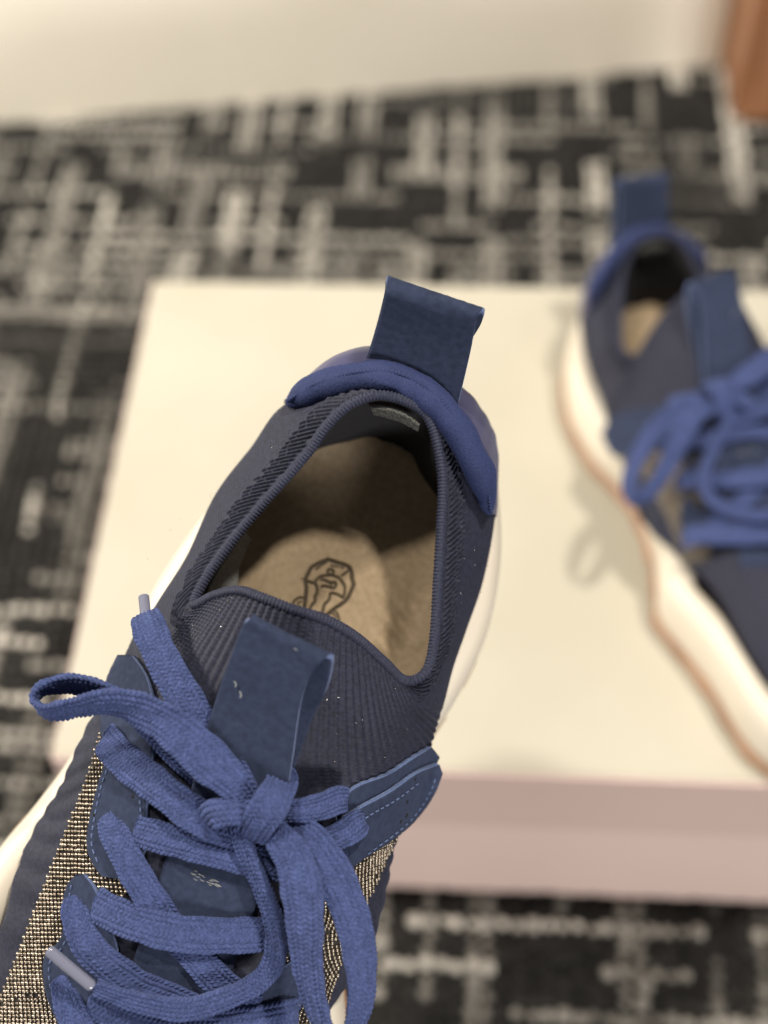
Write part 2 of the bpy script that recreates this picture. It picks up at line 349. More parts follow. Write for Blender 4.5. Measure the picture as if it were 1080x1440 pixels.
# ---- knit relief
U = RU[:, None]*1000; Vd = VLEN*1000
front = sstep(6.6, 7.6, CID)*(1-sstep(14.2, 15.2, CID)); front = front[:, None]
tot = RU[-1]*1000
pr = tot/round(tot/1.95); ribp = U/pr*2*math.pi
rib = .5+.5*np.cos(ribp)
st = .5+.5*np.cos(2*math.pi*Vd/1.15+math.pi*np.floor(U/pr+.5))
deep = sstep(26, 40, Vd)
reliefF = .58*rib**.7*(.5+.5*st*(1-.2*deep))+.14*deep*st
ph = (U+.5*Vd)/(tot/round(tot/1.62)); kk_ = (np.floor(ph+.5).astype(int)) % 997
r1 = np.random.default_rng(3).random(997); r2 = np.random.default_rng(4).random(997)
row = sstep(1.8, 2.4, Vd)*(1-sstep(10.5, 11.5, Vd))
a1 = 2.0+1.6*r1[kk_]; b1 = 6.4+3.2*r2[kk_]
win = sstep(0, .7, Vd-a1)*(1-sstep(-.7, 0, Vd-b1))+.8*sstep(0, .5, Vd-b1-.3)*(1-sstep(-.5, 0, Vd-b1-2.6))
loops = (.5+.5*np.cos(2*math.pi*ph))**.8*win
weave = (.5+.5*np.cos(2*math.pi*(U/1.05+Vd/2.2)))*(.5+.5*np.cos(2*math.pi*(U/1.05-Vd/1.5)))
reliefS = row*(1.05*loops+.04)+(1-row)*(.05+.30*weave)
jit = rng.normal(0, 1, SH.shape[:2])
relief = front*reliefF+(1-front)*reliefS+jit*.012
fade = (1-sstep(.93, .99, np.linspace(0, 1, NV)))[None]
SHD = SH+SN*(relief*fade*.001)[..., None]
uvs = np.stack([np.broadcast_to(RU[:, None], Vd.shape), VLEN], -1).reshape(-1, 2)
up_o = link('upper', raw_mesh('upper', SHD.reshape(-1, 3), [gridq(NU, NV, True)[:, ::-1]], NAVY_KNIT, uv=uvs), sneaker)
# ---- rim cord
def tube(C, rad, k=12, closed=False, relief=None, flat=None, ref=np.array([0, 0, 1.0])):
    n = len(C); T = (np.roll(C, -1, 0)-np.roll(C, 1, 0)) if closed else np.gradient(C, axis=0)
    T = nrm(T); N = nrm(ref-(T@ref)[:, None]*T); B = np.cross(T, N)
    a = np.arange(k)*2*math.pi/k; rad = np.broadcast_to(np.asarray(rad, float), (n,))
    r = rad[:, None]*np.ones((1, k))
    if relief is not None: r = r+relief(np.arange(n), a)
    fl_ = 1.0 if flat is None else flat
    return C[:, None]+(r*np.cos(a))[..., None]*B[:, None]+(fl_*r*np.sin(a))[..., None]*N[:, None]
def tube_mesh(name, P, m, closed=False, caps=True):
    n, k = P.shape[:2]; f = [gridq(n, k, closed, True)]; V = P.reshape(-1, 3)
    if caps and not closed:
        V = np.vstack([V, P[0].mean(0), P[-1].mean(0)]); j = np.arange(k); j2 = (j+1) % k
        f.append(np.stack([np.full(k, n*k), j2, j], 1)); f.append(np.stack([np.full(k, n*k+1), (n-1)*k+j, (n-1)*k+j2], 1))
    return raw_mesh(name, V, f, m)
rimc = SH[:, 0]+np.array([0, 0, -.0004]); nr = 2240
rimd = cr(rimc[::8], nr, closed=True)
cordp = np.arange(nr)/nr*round(tot/.98)*2*math.pi
rel = lambda i, a: (.00015*np.cos(cordp[:, None]+1.2*np.sin(a)[None]))
link('collar_rim', tube_mesh('collar_rim', tube(rimd, .00135, 14, True, rel), RIM, True), sneaker)
# ---- lining: inner wall
def insole_pt(th):
    c, s = np.cos(th), np.sin(th)
    return c, s
YE = S(505, 606, 37)[1]; RY = S(545, 556, 85)[1]; YC = YE-.0385; XC = .5*(S(440, 640, 37)[0]+S(625, 690, 37)[0]); pass
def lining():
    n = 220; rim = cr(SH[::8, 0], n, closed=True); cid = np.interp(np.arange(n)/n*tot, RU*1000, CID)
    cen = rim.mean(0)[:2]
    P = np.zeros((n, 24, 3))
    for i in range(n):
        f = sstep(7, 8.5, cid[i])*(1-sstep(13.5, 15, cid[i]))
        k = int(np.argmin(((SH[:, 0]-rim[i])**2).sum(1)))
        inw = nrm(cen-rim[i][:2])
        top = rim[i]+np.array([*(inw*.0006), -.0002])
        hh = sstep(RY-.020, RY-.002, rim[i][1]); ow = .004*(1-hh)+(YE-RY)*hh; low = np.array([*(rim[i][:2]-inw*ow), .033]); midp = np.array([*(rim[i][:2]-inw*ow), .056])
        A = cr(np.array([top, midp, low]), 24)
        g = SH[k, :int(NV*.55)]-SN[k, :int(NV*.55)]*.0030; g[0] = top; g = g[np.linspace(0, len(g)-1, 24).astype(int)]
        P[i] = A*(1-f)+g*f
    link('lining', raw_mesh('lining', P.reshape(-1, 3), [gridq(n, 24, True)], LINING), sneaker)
lining()
# ---- insole with the pressed crest
hz = 36.0
ein = [(185,190,400,200)]
def Z(x, y): return S(400+x*160/1080, 760+y*160/1080, hz)[:2]
strokes = [([(410,180),(520,215),(620,262),(645,370),(655,420),(630,490),(598,552),(540,605),(478,645),(372,738),(330,780)], 13), ([(410,180),(330,215),(258,252),(222,315),(198,372),(205,450),(200,530),(186,640),(175,700)], 13),
 ([(300,272),(342,240),(400,205)], 7), ([(620,262),(600,290),(545,335)], 8), ([(560,262),(500,245),(440,235)], 6),
 ([(435+27*math.cos(q), 297+27*math.sin(q)) for q in np.linspace(0, 6.4, 14)], 9),
 ([(285,410),(300,378),(345,340),(430,330),(510,350),(552,400),(572,440),(572,500),(558,540)], 9),
 ([(345,375),(362,368),(400,385),(430,400),(470,398),(488,415),(472,452),(420,440),(372,430),(352,440)], 9), ([(445,400),(440,450)], 6),
 ([(200,378),(245,395),(292,412),(308,450),(306,500),(288,535),(290,575),(262,610),(242,650),(225,700)], 10),
 ([(560,545),(500,510),(442,500),(432,535),(420,570),(385,600),(372,640),(360,690),(345,740)], 10),
 ([(192,545),(150,540),(115,555),(85,585),(80,620),(110,650)], 8), ([(160,575),(135,585),(128,620),(150,650)], 6),
 ([(455,650),(490,680),(512,720),(520,765)], 8), ([(430,690),(470,700),(490,740)], 6), ([(198,372),(160,360)], 5), ([(655,420),(672,418)], 6)]
for q in range(9): strokes.append(([(322-q*6, 470+q*26), (402-q*7, 492+q*26)], 3.2))
def insole():
    n, m = 330, 380
    ys = np.linspace(YE-.0001, -.075, m); 
    xs = np.linspace(-.040, .040, n)
    X, Y = np.meshgrid(xs, ys, indexing='ij')
    # squash the square into the insole outline
    hw = lambda y: np.where(y > YC, .0375*np.clip(1-((y-YC)/(YE-YC))**2.3, 0.0, 1)**(1/2.3), .0375+.002*np.clip((YC-y)/.05, 0, 1))
    X = X/.040*np.maximum(hw(Y), .0004)+.0015
    r = X/np.maximum(hw(Y), 1e-4)
    edge = np.maximum(np.abs((X-.0015)/.0375), np.where(Y > YC, np.hypot((X-.0015)/.0375, (Y-YC)/(YE-YC)), 0))
    H = .0345+.0040*sstep(.62, 1.0, edge)**1.3+.0006*np.sin(X*130+1)*np.cos(Y*95)+.0012*np.exp(-((X-.028)**2+(Y+.018)**2)/.00003)*0
    H += .0010*np.exp(-(((X-.026)/.004)**2+((Y+.020)/.012)**2))*np.sin(Y*900+X*500)
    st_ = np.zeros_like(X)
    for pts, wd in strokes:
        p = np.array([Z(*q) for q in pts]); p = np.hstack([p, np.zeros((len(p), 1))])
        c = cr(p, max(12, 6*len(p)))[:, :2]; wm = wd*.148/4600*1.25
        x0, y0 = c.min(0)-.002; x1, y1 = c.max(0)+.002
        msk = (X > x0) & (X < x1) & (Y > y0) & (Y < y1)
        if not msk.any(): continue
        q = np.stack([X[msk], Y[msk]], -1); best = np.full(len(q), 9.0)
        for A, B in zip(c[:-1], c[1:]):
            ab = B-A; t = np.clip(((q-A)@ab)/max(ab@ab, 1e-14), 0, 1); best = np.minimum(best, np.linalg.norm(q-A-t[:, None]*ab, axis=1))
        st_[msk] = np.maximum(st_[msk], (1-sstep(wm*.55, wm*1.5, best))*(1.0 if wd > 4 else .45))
    H -= .0008*st_
    P = np.stack([X, Y, H], -1)
    link('insole', raw_mesh('insole', P.reshape(-1, 3), [gridq(n, m)[:, ::-1]], INSOLE, attr={'groove_shade': 1.0*st_.ravel()}), sneaker)
insole()
# ---- midsole and outsole
solP = [(590,545),(650,590),(690,655),(705,732),(703,807),(687,888),(663,945),(631,1003),(601,1045),(552,1100),(512,1165),(489,1240),(480,1320),(484,1400),(478,1500)]
solL = [(-118,1410),(-55,1275),(0,1190),(32,1152),(64,1112),(100,1062),(124,1022),(160,957),(183,908),(207,842),(254,766),(304,700),(352,640),(405,560),(480,525)]
toeL = [LM(45, -185, 20), LM(32, -222, 20), LM(8, -243, 20), LM(-22, -236, 20), LM(-46, -205, 20)]
R_ = [S(x, y, 20) for x, y in solP]; L_ = [S(x, y, 20) for x, y in solL]
back = [LM(-16, 38, 20), LM(1, 43, 20), LM(18, 40, 20)]
loop = cr(np.array([q for q in R_[2:]]+toeL+[q for q in L_[:-2]]+back), 480, closed=True)
for _ in range(6): loop = .5*loop+.25*(np.roll(loop, 1, 0)+np.roll(loop, -1, 0))
def inset(c, d):
    t = nrm(np.roll(c, -2, 0)-np.roll(c, 2, 0)); n = np.stack([t[:, 1], -t[:, 0], 0*t[:, 0]], 1)
    cen = c.mean(0); s = np.sign(((cen-c)*n).sum(1).mean())
    return c+n*s*np.asarray(d)[..., None] if np.ndim(d) else c+n*s*d
def zset(c, z): c = c.copy(); c[:, 2] = z; return c
lev = [(.004, .0035), (.0008, .007), (0, .014), (.0002, .020), (.0012, .027), (.0032, .0325), (.0052, .0345), (.0085, .0355), (.0125, .0345), (.0150, .030), (.0160, .024)]
P = np.stack([zset(inset(loop, d), z) for d, z in lev], 1)
link('midsole', raw_mesh('midsole', P.reshape(-1, 3), [gridq(480, len(lev), True)], EVA), sneaker)
ii = np.arange(480); lug = .0006*(np.sign(np.sin(ii*2*math.pi/480*34))*.5+.5)
lev = [(.018, .0018), (-.0002, .0002), (-.0008-lug, .0012), (-.0009-lug, .0034), (.0006, .0046), (.006, .0046)]
P = np.stack([zset(inset(loop, d), z) for d, z in lev], 1)
Vs = np.vstack([P.reshape(-1, 3), P[:, 0].mean(0)]); c = len(Vs)-1
link('outsole', raw_mesh('outsole', Vs, [gridq(480, len(lev), True), np.stack([np.full(480, c), ii*len(lev), ((ii+1) % 480)*len(lev)], 1)], GUM), sneaker)
# ---- padded heel collar
pip = SL([(403,569,64),(446,545,72),(508,530,79),(556,532,82),(602,557,82),(637,594,79),(661,636,74),(679,676,67),(688,724,58)])
pc_ = cr(pip, 700); s = np.linspace(0, 1, 700)
rad = .0043*np.clip(np.minimum(s/.10, (1-s)/.16), 0.02, 1)**.55*(1+.04*np.sin(s*40))
rel2 = lambda i, a: .00010*np.cos(a[None]*26+.9*i[:, None])*np.clip(s*8, 0, 1)[:, None]+.00022*np.sin(s*61+2*np.sin(s*13))[:, None]*np.cos(a-1.0)[None]+.00007*rng.normal(0, 1, (700, 72))
link('heel_padding', tube_mesh('heel_padding', tube(pc_, rad, 72, False, rel2, .80), JERSEY), sneaker)
sil = SL([(404,562,63),(436,526,68),(476,498,71),(520,487,73),(592,498,73),(652,546,68),(678,578,64),(694,614,60),(696,660,56),(691,722,54)])
sc_ = cr(sil, 120); pt = cr(pip, 120)+np.array([0, 0, .0030])
bot = sc_.copy(); bot[:, 2] = .036; bot[:, :2] += nrm(sc_[:, :2]-np.array([0, -.01]))*.0015
P = np.zeros((120, 30, 3))
for i in range(120):
    mid = (pt[i]*.5+sc_[i]*.5)+np.array([0, 0, .0016])
    P[i] = cr(np.array([pt[i], mid, sc_[i], .5*sc_[i]+.5*bot[i]+np.array([*(nrm(sc_[i, :2])*.002), 0]), bot[i]]), 30)
ru = np.linspace(0, 1, 120)[:, None]; rv = np.linspace(0, 1, 30)[None]
P += grid_normals(P)*(.00012*np.sin(ru*70+6*rv+2*np.sin(ru*17))*np.sin(math.pi*rv))[..., None]
hc = link('heel_counter', raw_mesh('heel_counter', P.reshape(-1, 3), [gridq(120, 30)], SATIN), sneaker)
seam = pt*.93+sc_*.07; seam = cr(seam+np.array([0, 0, .0012]), 420)
link('seam', tube_mesh('seam', tube(seam, .00045, 6, False, lambda i, a: .00022*np.cos(i*math.pi/2.5)[:, None]*np.ones((1, 6))), JERSEY), hc)
# ---- straps and flaps
def ribbon(name, L, R, th, m0, m1, parent, n=90, m=22, round_=0.0, ref=None, **kw):
    L = cr(np.array(L), n); R = cr(np.array(R), n); t = np.linspace(0, 1, m)[None, :, None]
    P = L[:, None]*(1-t)+R[:, None]*t
    N = grid_normals(P); jt = rng.normal(0, .00004, (n, m, 1))
    A = P+N*(th/2+jt); B = P-N*(th/2+jt)
    ring = np.concatenate([A, B[:, ::-1]], 1); k = 2*m
    q = gridq(n, k, False, True); mid = np.zeros(len(q), int); j = np.arange(len(q)) % k; mid[(j == m-1) | (j == k-1)] = 1
    Vv = ring.reshape(-1, 3)
    jj = np.arange(m-1)
    cap0 = np.stack([jj, k-1-jj, k-2-jj, jj+1], 1); cap1 = cap0[:, ::-1]+(n-1)*k
    me = raw_mesh(name, Vv, [q[:, ::-1], cap0[:, ::-1], cap1[:, ::-1]], [m0, m1], midx=np.r_[mid, np.ones(2*(m-1), int)])
    return link(name, me, parent, **kw)
# heel pull tab: front ply up, over the top, back ply down
ribbon('heel_pull_tab',
  SL([(508,520,74),(518,496,80),(533,447,92),(541,415,101)])[:].tolist()+[(S(541,415,101)+LM(*q)).tolist() for q in ((-.4,1.6,1.6),(-1,3.6,1.4),(-1.4,4.8,-2),(-1,4.6,-9),(-1,4.4,-24),(-1,3,-46))],
  SL([(640,585,74),(648,552,80),(662,492,92),(670,449,101)])[:].tolist()+[(S(670,449,101)+LM(*q)).tolist() for q in ((.1,1.2,1.3),(.5,2.4,.9),(1.2,3.0,-2),(1.6,2.6,-9),(1.0,2.0,-24),(0,1,-46))],
  .0017, SUEDE, SUEDE_EDGE, sneaker, n=120, m=30)
# tongue pull tab
def on(l, off): return [on_shell(x, y, off)[0].tolist() for x, y in l]
tl, tr_ = S(349,874,109), S(464,926,109)
ribbon('tongue_pull_tab',
  on([(262,1150)], 2.6)+[S(285,1050,88).tolist(), S(302,990,94).tolist(), S(324,925,103).tolist(), S(341,880,108).tolist(), (tl+LM(-.1,.5,.9)).tolist(), (tl+LM(.6,1.5,.6)).tolist(), S(356,880,106).tolist(), S(345,920,98).tolist(), S(325,985,91).tolist()]+on([(310,1050)], 1.0),
  on([(378,1205)], 2.6)+[S(400,1135,86).tolist(), S(411,1070,92).tolist(), S(423,990,101).tolist(), S(437,950,106).tolist(), S(456,927,109.5).tolist(), (tr_+LM(.5,.5,-.4)).tolist(), S(466,944,106).tolist(), S(458,972,100).tolist(), S(440,1008,92).tolist()]+on([(412,1078)], 1.0),
  .0016, SUEDE, SUEDE_EDGE, sneaker, n=140, m=30)
def drape(name, L, R, off, th, m0=SUEDE, m1=SUEDE_EDGE, n=80, m=22, parent=None, bulge=0.0, **kw):
    l2 = cr(np.array([(x, y, 0) for x, y in L], float), n)[:, :2]; r2 = cr(np.array([(x, y, 0) for x, y in R], float), n)[:, :2]
    P = np.zeros((n, m, 3)); NN = np.zeros((n, m, 3)); oo = np.interp(np.linspace(0, 1, n), np.linspace(0, 1, len(np.atleast_1d(off))), np.atleast_1d(off))
    for i in range(0, n):
        for j in range(0, m):
            t = j/(m-1); x, y = l2[i]*(1-t)+r2[i]*t
            P[i, j], NN[i, j] = on_shell(x, y, oo[i]+bulge*math.sin(math.pi*t))
    for _ in range(5):
        for X in (P, NN):
            X[1:-1] = .5*X[1:-1]+.25*(X[:-2]+X[2:]); X[:, 1:-1] = .5*X[:, 1:-1]+.25*(X[:, :-2]+X[:, 2:])
    NN = nrm(NN); jt = rng.normal(0, .00003, (n, m, 1))
    A = P+NN*(th*.5e-3+jt); B = P-NN*(th*.5e-3)
    ring = np.concatenate([A, B[:, ::-1]], 1); k = 2*m; q = gridq(n, k, False, True); mid = np.zeros(len(q), int); j = np.arange(len(q)) % k; mid[(j == m-1) | (j == k-1)] = 1
    jj = np.arange(m-1); cap0 = np.stack([jj, k-1-jj, k-2-jj, jj+1], 1); cap1 = cap0[:, ::-1]+(n-1)*k
    me = raw_mesh(name, ring.reshape(-1, 3), [q[:, ::-1], cap0[:, ::-1], cap1[:, ::-1]], [m0, m1], midx=np.r_[mid, np.ones(2*(m-1), int)])
    return link(name, me, parent or sneaker, **kw), A, NN
drape('tongue_strip', [(262,1130),(238,1196),(212,1280),(186,1360),(165,1440),(150,1500)], [(385,1170),(366,1236),(350,1300),(322,1370),(300,1440),(285,1500)], 1.1, 1.2)
drape('eyelet_flap', [(176,925),(160,960),(152,1000),(151,1035),(157,1072),(146,1108),(134,1158),(131,1190),(139,1214),(152,1232)], [(195,925),(215,955),(226,1000),(224,1050),(219,1090),(213,1128),(212,1160),(210,1188),(200,1212),(172,1234)], 1.7, 1.5)
drape('eyelet_flap', [(116,1231),(102,1246),(97,1280),(98,1308),(88,1328),(70,1345),(70,1380),(78,1412),(90,1442),(80,1490)], [(126,1229),(140,1247),(152,1278),(161,1306),(170,1335),(158,1352),(143,1372),(140,1400),(150,1440),(140,1490)], 1.7, 1.5)
fl1, FA, FN = drape('eyelet_flap', [(430,1185),(468,1152),(500,1129),(540,1106),(574,1082),(604,1069)], [(470,1232),(495,1207),(540,1177),(574,1145),(597,1112),(609,1082)], 2.4, 1.4)
drape('flap_underlay', [(470,1142),(493,1106),(540,1086),(574,1064),(600,1048)], [(480,1190),(505,1160),(550,1130),(590,1100),(611,1062)], 1.0, 1.4)
fl2, FA2, FN2 = drape('eyelet_flap', [(335,1390),(362,1368),(400,1352),(420,1320)], [(345,1450),(375,1430),(410,1405),(428,1372)], 1.7, 1.4)
# ---- beaded panels
def beads(L, R, pit=1.42, rb=.00058):
    nL = 300; base, A, NN = drape('bead_panel', L, R, .35, .5, BEADBASE, BEADBASE, n=90, m=20)
    l3, r3 = A[:, 0], A[:, -1]; mid = .5*(l3+r3); Ls = np.r_[0, np.cumsum(np.linalg.norm(np.diff(mid, axis=0), axis=1))]*1000
    pts = []
    for kk, d in enumerate(np.arange(.3, Ls[-1], pit*.87)):
        f = np.interp(d, Ls, np.arange(90)); i = min(int(f), 88); g = f-i
        row = A[i]*(1-g)+A[i+1]*g; rn = NN[i]*(1-g)+NN[i+1]*g
        rl = np.r_[0, np.cumsum(np.linalg.norm(np.diff(row, axis=0), axis=1))]*1000
        us = np.arange(.3+(kk % 2)*pit/2, rl[-1]-.1, pit)
        for u in us:
            if rng.random() < .012: continue
            q = np.array([np.interp(u, rl, row[:, c]) for c in range(3)]); nn_ = nrm(np.array([np.interp(u, rl, rn[:, c]) for c in range(3)]))
            pts.append(q+nn_*.00032+rng.normal(0, .00005, 3))
    C = np.array(pts)
    bm = bmesh.new(); bmesh.ops.create_icosphere(bm, subdivisions=2, radius=1.0)
    bv = np.array([v.co[:] for v in bm.verts]); bf = np.array([[v.index for v in f.verts] for f in bm.faces]); bm.free()
    rr = rb*(1+rng.normal(0, .07, len(C)))[:, None, None]
    V = (bv[None]*rr+C[:, None]).reshape(-1, 3); f = (bf[None]+(np.arange(len(C))*len(bv))[:, None, None]).reshape(-1, 3)
    me = raw_mesh('metal_beads', V, [f], BEADM, attr={'tone': np.repeat(rng.random(len(C)), len(bv))})
    link('metal_beads', me, base, kind='stuff'); return len(C)
nb1 = beads([(147,1020),(125,1096),(103,1150),(82,1203),(58,1262),(34,1324),(0,1410),(-22,1460)], [(160,1022),(172,1080),(174,1130),(180,1180),(190,1230),(178,1270),(140,1400),(125,1460)])
nb2 = beads([(500,1160),(480,1200),(450,1245),(420,1295),(388,1325),(372,1380),(385,1430),(400,1470)], [(575,1138),(545,1197),(530,1235),(510,1275),(492,1320),(478,1356),(462,1400),(450,1450)])
#---LACES
# ------------------------------------------------------------------ laces: braided flat cord
def lace(name, pts, w=9.0, th=1.15, roll=None, parent=None, step=.00022, cols=7, ends=True):
    n0 = len(pts); P = []
    for q in pts:
        P.append(S(q[0], q[1], q[2][1]) if isinstance(q[2], tuple) else on_shell(q[0], q[1], q[2])[0])
    W = np.array(w if np.ndim(w) else [w]*n0, float); R = np.radians(np.array(roll if roll is not None else [0]*n0, float))
    TH = np.array(th if np.ndim(th) else [th]*n0, float)
    C = np.hstack([np.array(P), W[:, None], R[:, None], TH[:, None]])
    n = max(24, int(length(cr(C, 200))/step)); C = cr(C, n); c = C[:, :3].copy()
    for _ in range(12): c[1:-1] = .5*c[1:-1]+.25*(c[:-2]+c[2:])
    s = np.r_[0, np.cumsum(np.linalg.norm(np.diff(c, axis=0), axis=1))]*1000
    T = nrm(np.gradient(c, axis=0)); ref = np.array([0, -.12, 1.0])
    N0 = nrm(ref-(T@ref)[:, None]*T); B0 = np.cross(T, N0)
    r = C[:, 4][:, None]; N = N0*np.cos(r)+B0*np.sin(r); B = np.cross(T, N)
    k = 112; a = np.arange(k)*2*math.pi/k; ca, sa = np.cos(a), np.sin(a)
    sx = np.sign(ca)*np.abs(ca)**.75; sy = np.sign(sa)*np.abs(sa)**.6
    wob = 1+.035*np.sin(s*.21+rng.random()*6)+.025*np.sin(s*.57+rng.random()*6)
    hw = C[:, 3]*.00051*wob; ht = C[:, 5]*.0005
    xx = (sx[None]+1)/2*cols; ci = np.floor(np.clip(xx, 0, cols-1e-6)); cf = np.clip(xx-ci, 0, 1)
    sg = np.where(ci % 2 == 0, 1.0, -1.0); face = (np.sign(sa)[None] > 0)
    sp = s[:, None]/1.32+.06*np.sin(s*.8+rng.random()*6)[:, None]+sg*cf*.8+.5*face; sid = np.floor(sp).astype(int)
    yarn = np.abs(np.sin(math.pi*sp))
    rel = .72*yarn**.6*(.10+.90*np.sin(math.pi*cf)**.75)
    r3 = np.random.default_rng(int(rng.integers(1e6))).random((64, 1024)); lump = r3[(ci.astype(int)*2+face) % 64, sid % 1024]
    rel = rel+.10*(lump-.5)+rng.normal(0, .020, rel.shape)+.10*np.sin(s[:, None]*.9+xx*1.3+rng.random()*6)
    tr = np.ones(n)
    if ends:
        q = np.minimum(np.arange(n), np.arange(n)[::-1])*step*1000; tr = np.clip(q/1.2, 0.05, 1)**.5
    cup = (.12*np.sin(s*.16+rng.random()*6))[:, None]*(sx[None]**2)*hw[:, None]+(.08*np.sin(s*.23+rng.random()*6))[:, None]*sx[None]**3*hw[:, None]
    O = (hw*tr)[:, None, None]*sx[None, :, None]*B[:, None]+((ht*tr)[:, None]*sy[None]+cup)[..., None]*N[:, None]
    D = nrm(sx[None, :, None]*.35*B[:, None]*np.abs(ca)[None, :, None]**3+sy[None, :, None]*N[:, None]+1e-9)
    V = c[:, None]+O+D*((rel-.2)*tr[:, None]*.001)[..., None]
    P2 = tube_mesh(name, V, LACE); tone = np.r_[(.25+.5*lump+.25*np.random.default_rng(5).random(lump.shape)).ravel(), .5, .5]
    at = P2.attributes.new('tone', 'FLOAT', 'POINT'); at.data.foreach_set('value', tone.astype(np.float32))
    o = link(name, P2, parent or sneaker)
    # cotton fuzz: short loose fibres
    nf = int(length(c)*1000*float(np.mean(W))*.7); ia = rng.integers(0, n, nf); ja = rng.integers(0, k, nf)
    p = V[ia, ja]; d0 = D[ia, ja]; f1 = nrm(d0*.8+rng.normal(0, .75, (nf, 3))); f2 = nrm(f1+rng.normal(0, .7, (nf, 3))); ln = rng.uniform(.25, .85, nf)[:, None]*.001
    sd = nrm(np.cross(f1, rng.normal(0, 1, (nf, 3))))*.000016
    q = np.stack([p-sd, p+sd, p+f1*ln*.5+sd, p+f1*ln*.5-sd, p+f1*ln*.5+f2*ln*.5], 1).reshape(-1, 3); b5 = (np.arange(nf)*5)[:, None]
    fz = raw_mesh('cotton_fuzz', q, [b5+np.array([[0, 1, 2, 3]]), b5+np.array([[3, 2, 4]])], LACE, attr={'tone': np.full(nf*5, .8)})
    link('cotton_fuzz', fz, o, kind='stuff')
    return o, c, N
A = lambda h: ('a', h)
def aglet(p0, p1, r=.0014, parent=None):
    c = cr(np.array([p0, p1]), 40); rr = np.full(40, r); rr[:3] *= [.6, .9, 1.0]; rr[-3:] *= [1.0, .95, .7]
    link('aglet', tube_mesh('aglet', tube(c, rr, 20, False, None, .8), PLASTIC), parent)
    cc = cr(np.array([p0*.97+p1*.03, p0*.04+p1*.96]), 260); s = np.linspace(0, 17, 260)
    rel = lambda i, a: (.00012*np.cos(2*math.pi*s[:, None]/1.2+2*a[None]))
    link('aglet_core', tube_mesh('aglet_core', tube(cc, r*.70, 16, False, rel, .8), LACE), parent)
# rows across the tongue
lace('lace_row', [(160,1040,3.2),(190,1070,4.2),(240,1105,5),(290,1140,5.5),(335,1155,5.5)], 9.5)
lace('lace_row', [(195,1166,2.4),(230,1173,3.4),(290,1186,4),(350,1200,4.2),(420,1212,4.2),(480,1200,3)], 8.2)
lace('lace_row', [(157,1146,2.0),(168,1162,3.3),(190,1205,4),(213,1250,3.6),(240,1298,2.6),(275,1340,2.6),(312,1378,2.6),(355,1412,2.4)], [5,7.5,8.6,8.6,8.6,8.6,8.6,8.6])
lace('lace_row', [(138,1270,2.2),(165,1280,3.4),(210,1293,4.9),(270,1304,4.9),(340,1305,4.4),(420,1298,3.8),(445,1296,2.2)], 9.6)
lace('lace_row', [(114,1258,2.2),(120,1284,3.6),(136,1324,4.3),(165,1356,4.0),(205,1384,3.2),(250,1402,2.5),(300,1432,2)], [5,7.5,9,9,9,9,9])
lace('lace_row', [(130,1398,2.2),(170,1415,3.6),(230,1432,4.8),(300,1433,5.2),(360,1424,5.2),(396,1419,4.4),(416,1421,1)], 10.5)
lace('lace_row', [(96,1368,2.2),(104,1398,3.6),(124,1440,4.2),(150,1480,4),(190,1520,3)], [5,8,9,9,9])
# bow
lace('lace_loop', [(352,1128,A(89)),(335,1108,A(92)),(300,1076,A(94)),(258,1036,A(94)),(215,1006,A(92)),(160,990,A(89)),(105,996,A(85)),(66,1000,A(82)),(50,984,A(81)),(66,968,A(81)),(110,962,A(82)),(160,978,A(83)),(215,1022,A(82)),(270,1075,A(82)),(335,1128,A(82))],
     [6.5,8.5,10.8,11.2,10.6,9.6,9.4,9.2,9,9,9.2,9.4,9.5,9,7], 1.15, [0,0,0,-5,-20,-44,-52,-64,-90,-114,-124,-130,-150,-170,-180])
lace('lace_loop', [(372,1150,A(86)),(390,1176,A(89)),(413,1208,A(90)),(424,1252,A(90)),(430,1310,A(88)),(433,1360,A(85)),(441,1410,A(82)),(455,1447,A(80)),(478,1460,A(79)),(497,1440,A(79)),(507,1400,A(80)),(507,1345,A(82)),(495,1290,A(84)),(470,1232,A(85)),(435,1180,A(85)),(398,1148,A(84))],
     [6,8,10.2,10.8,10,9,8.6,8.6,8.6,8.6,8.6,9,9.6,10.5,9,6.5], 1.15, [0,0,0,8,22,30,40,55,70,55,35,22,8,0,0,0])
le, c1, _ = lace('lace_end', [(352,1130,A(87)),(338,1100,A(89)),(304,1048,A(88)),(262,985,A(86)),(225,920,A(81)),(208,878,A(75)),(204,862,A(69))], [6,7.4,8.6,9.2,9.4,9.2,7], 1.2, [0,0,0,0,5,10,10])
aglet(S(205,866,70), S(202,838,66), .0015, le)
lr, c2, _ = lace('lace_end', [(345,1150,A(85)),(338,1170,A(84)),(350,1205,7.5),(366,1245,8),(381,1288,8.5),(376,1330,8.5),(352,1362,8),(308,1387,8),(258,1396,8.5),(205,1387,9),(150,1369,9.5)], [5,5.2,5.4,5.6,5.8,6,6,6,5.8,5.4,3.6], [2.4,2.6,2.6,2.8,3,3,3,3,2.8,2.6,2.4], [0,20,40,50,40,20,0,0,0,0,0], cols=5)
p0 = c2[-1]; aglet(p0, S(67,1335,proj(p0)[2]*0+p0[2]*1000+1.0), .0016, lr)
lace('lace_knot', [(398,1092,A(80)),(397,1097,A(86)),(391,1112,A(92)),(378,1135,A(94.5)),(364,1157,A(92)),(354,1171,A(87)),(351,1176,A(81))], [7,8.4,9,9.2,8.8,8.2,7], 2.2, step=.00018)
lace('lace_knot', [(370,1146,A(86)),(335,1141,A(90)),(303,1144,A(88.5)),(293,1148,A(83))], [6,7,7.4,6], 3.2, step=.00018, cols=5)
lace('lace_row', [(392,1141,A(85)),(420,1140,A(87)),(450,1135,A(84)),(474,1125,A(80)),(486,1122,A(76))], [6,6.4,6.8,7,6], 2.0)
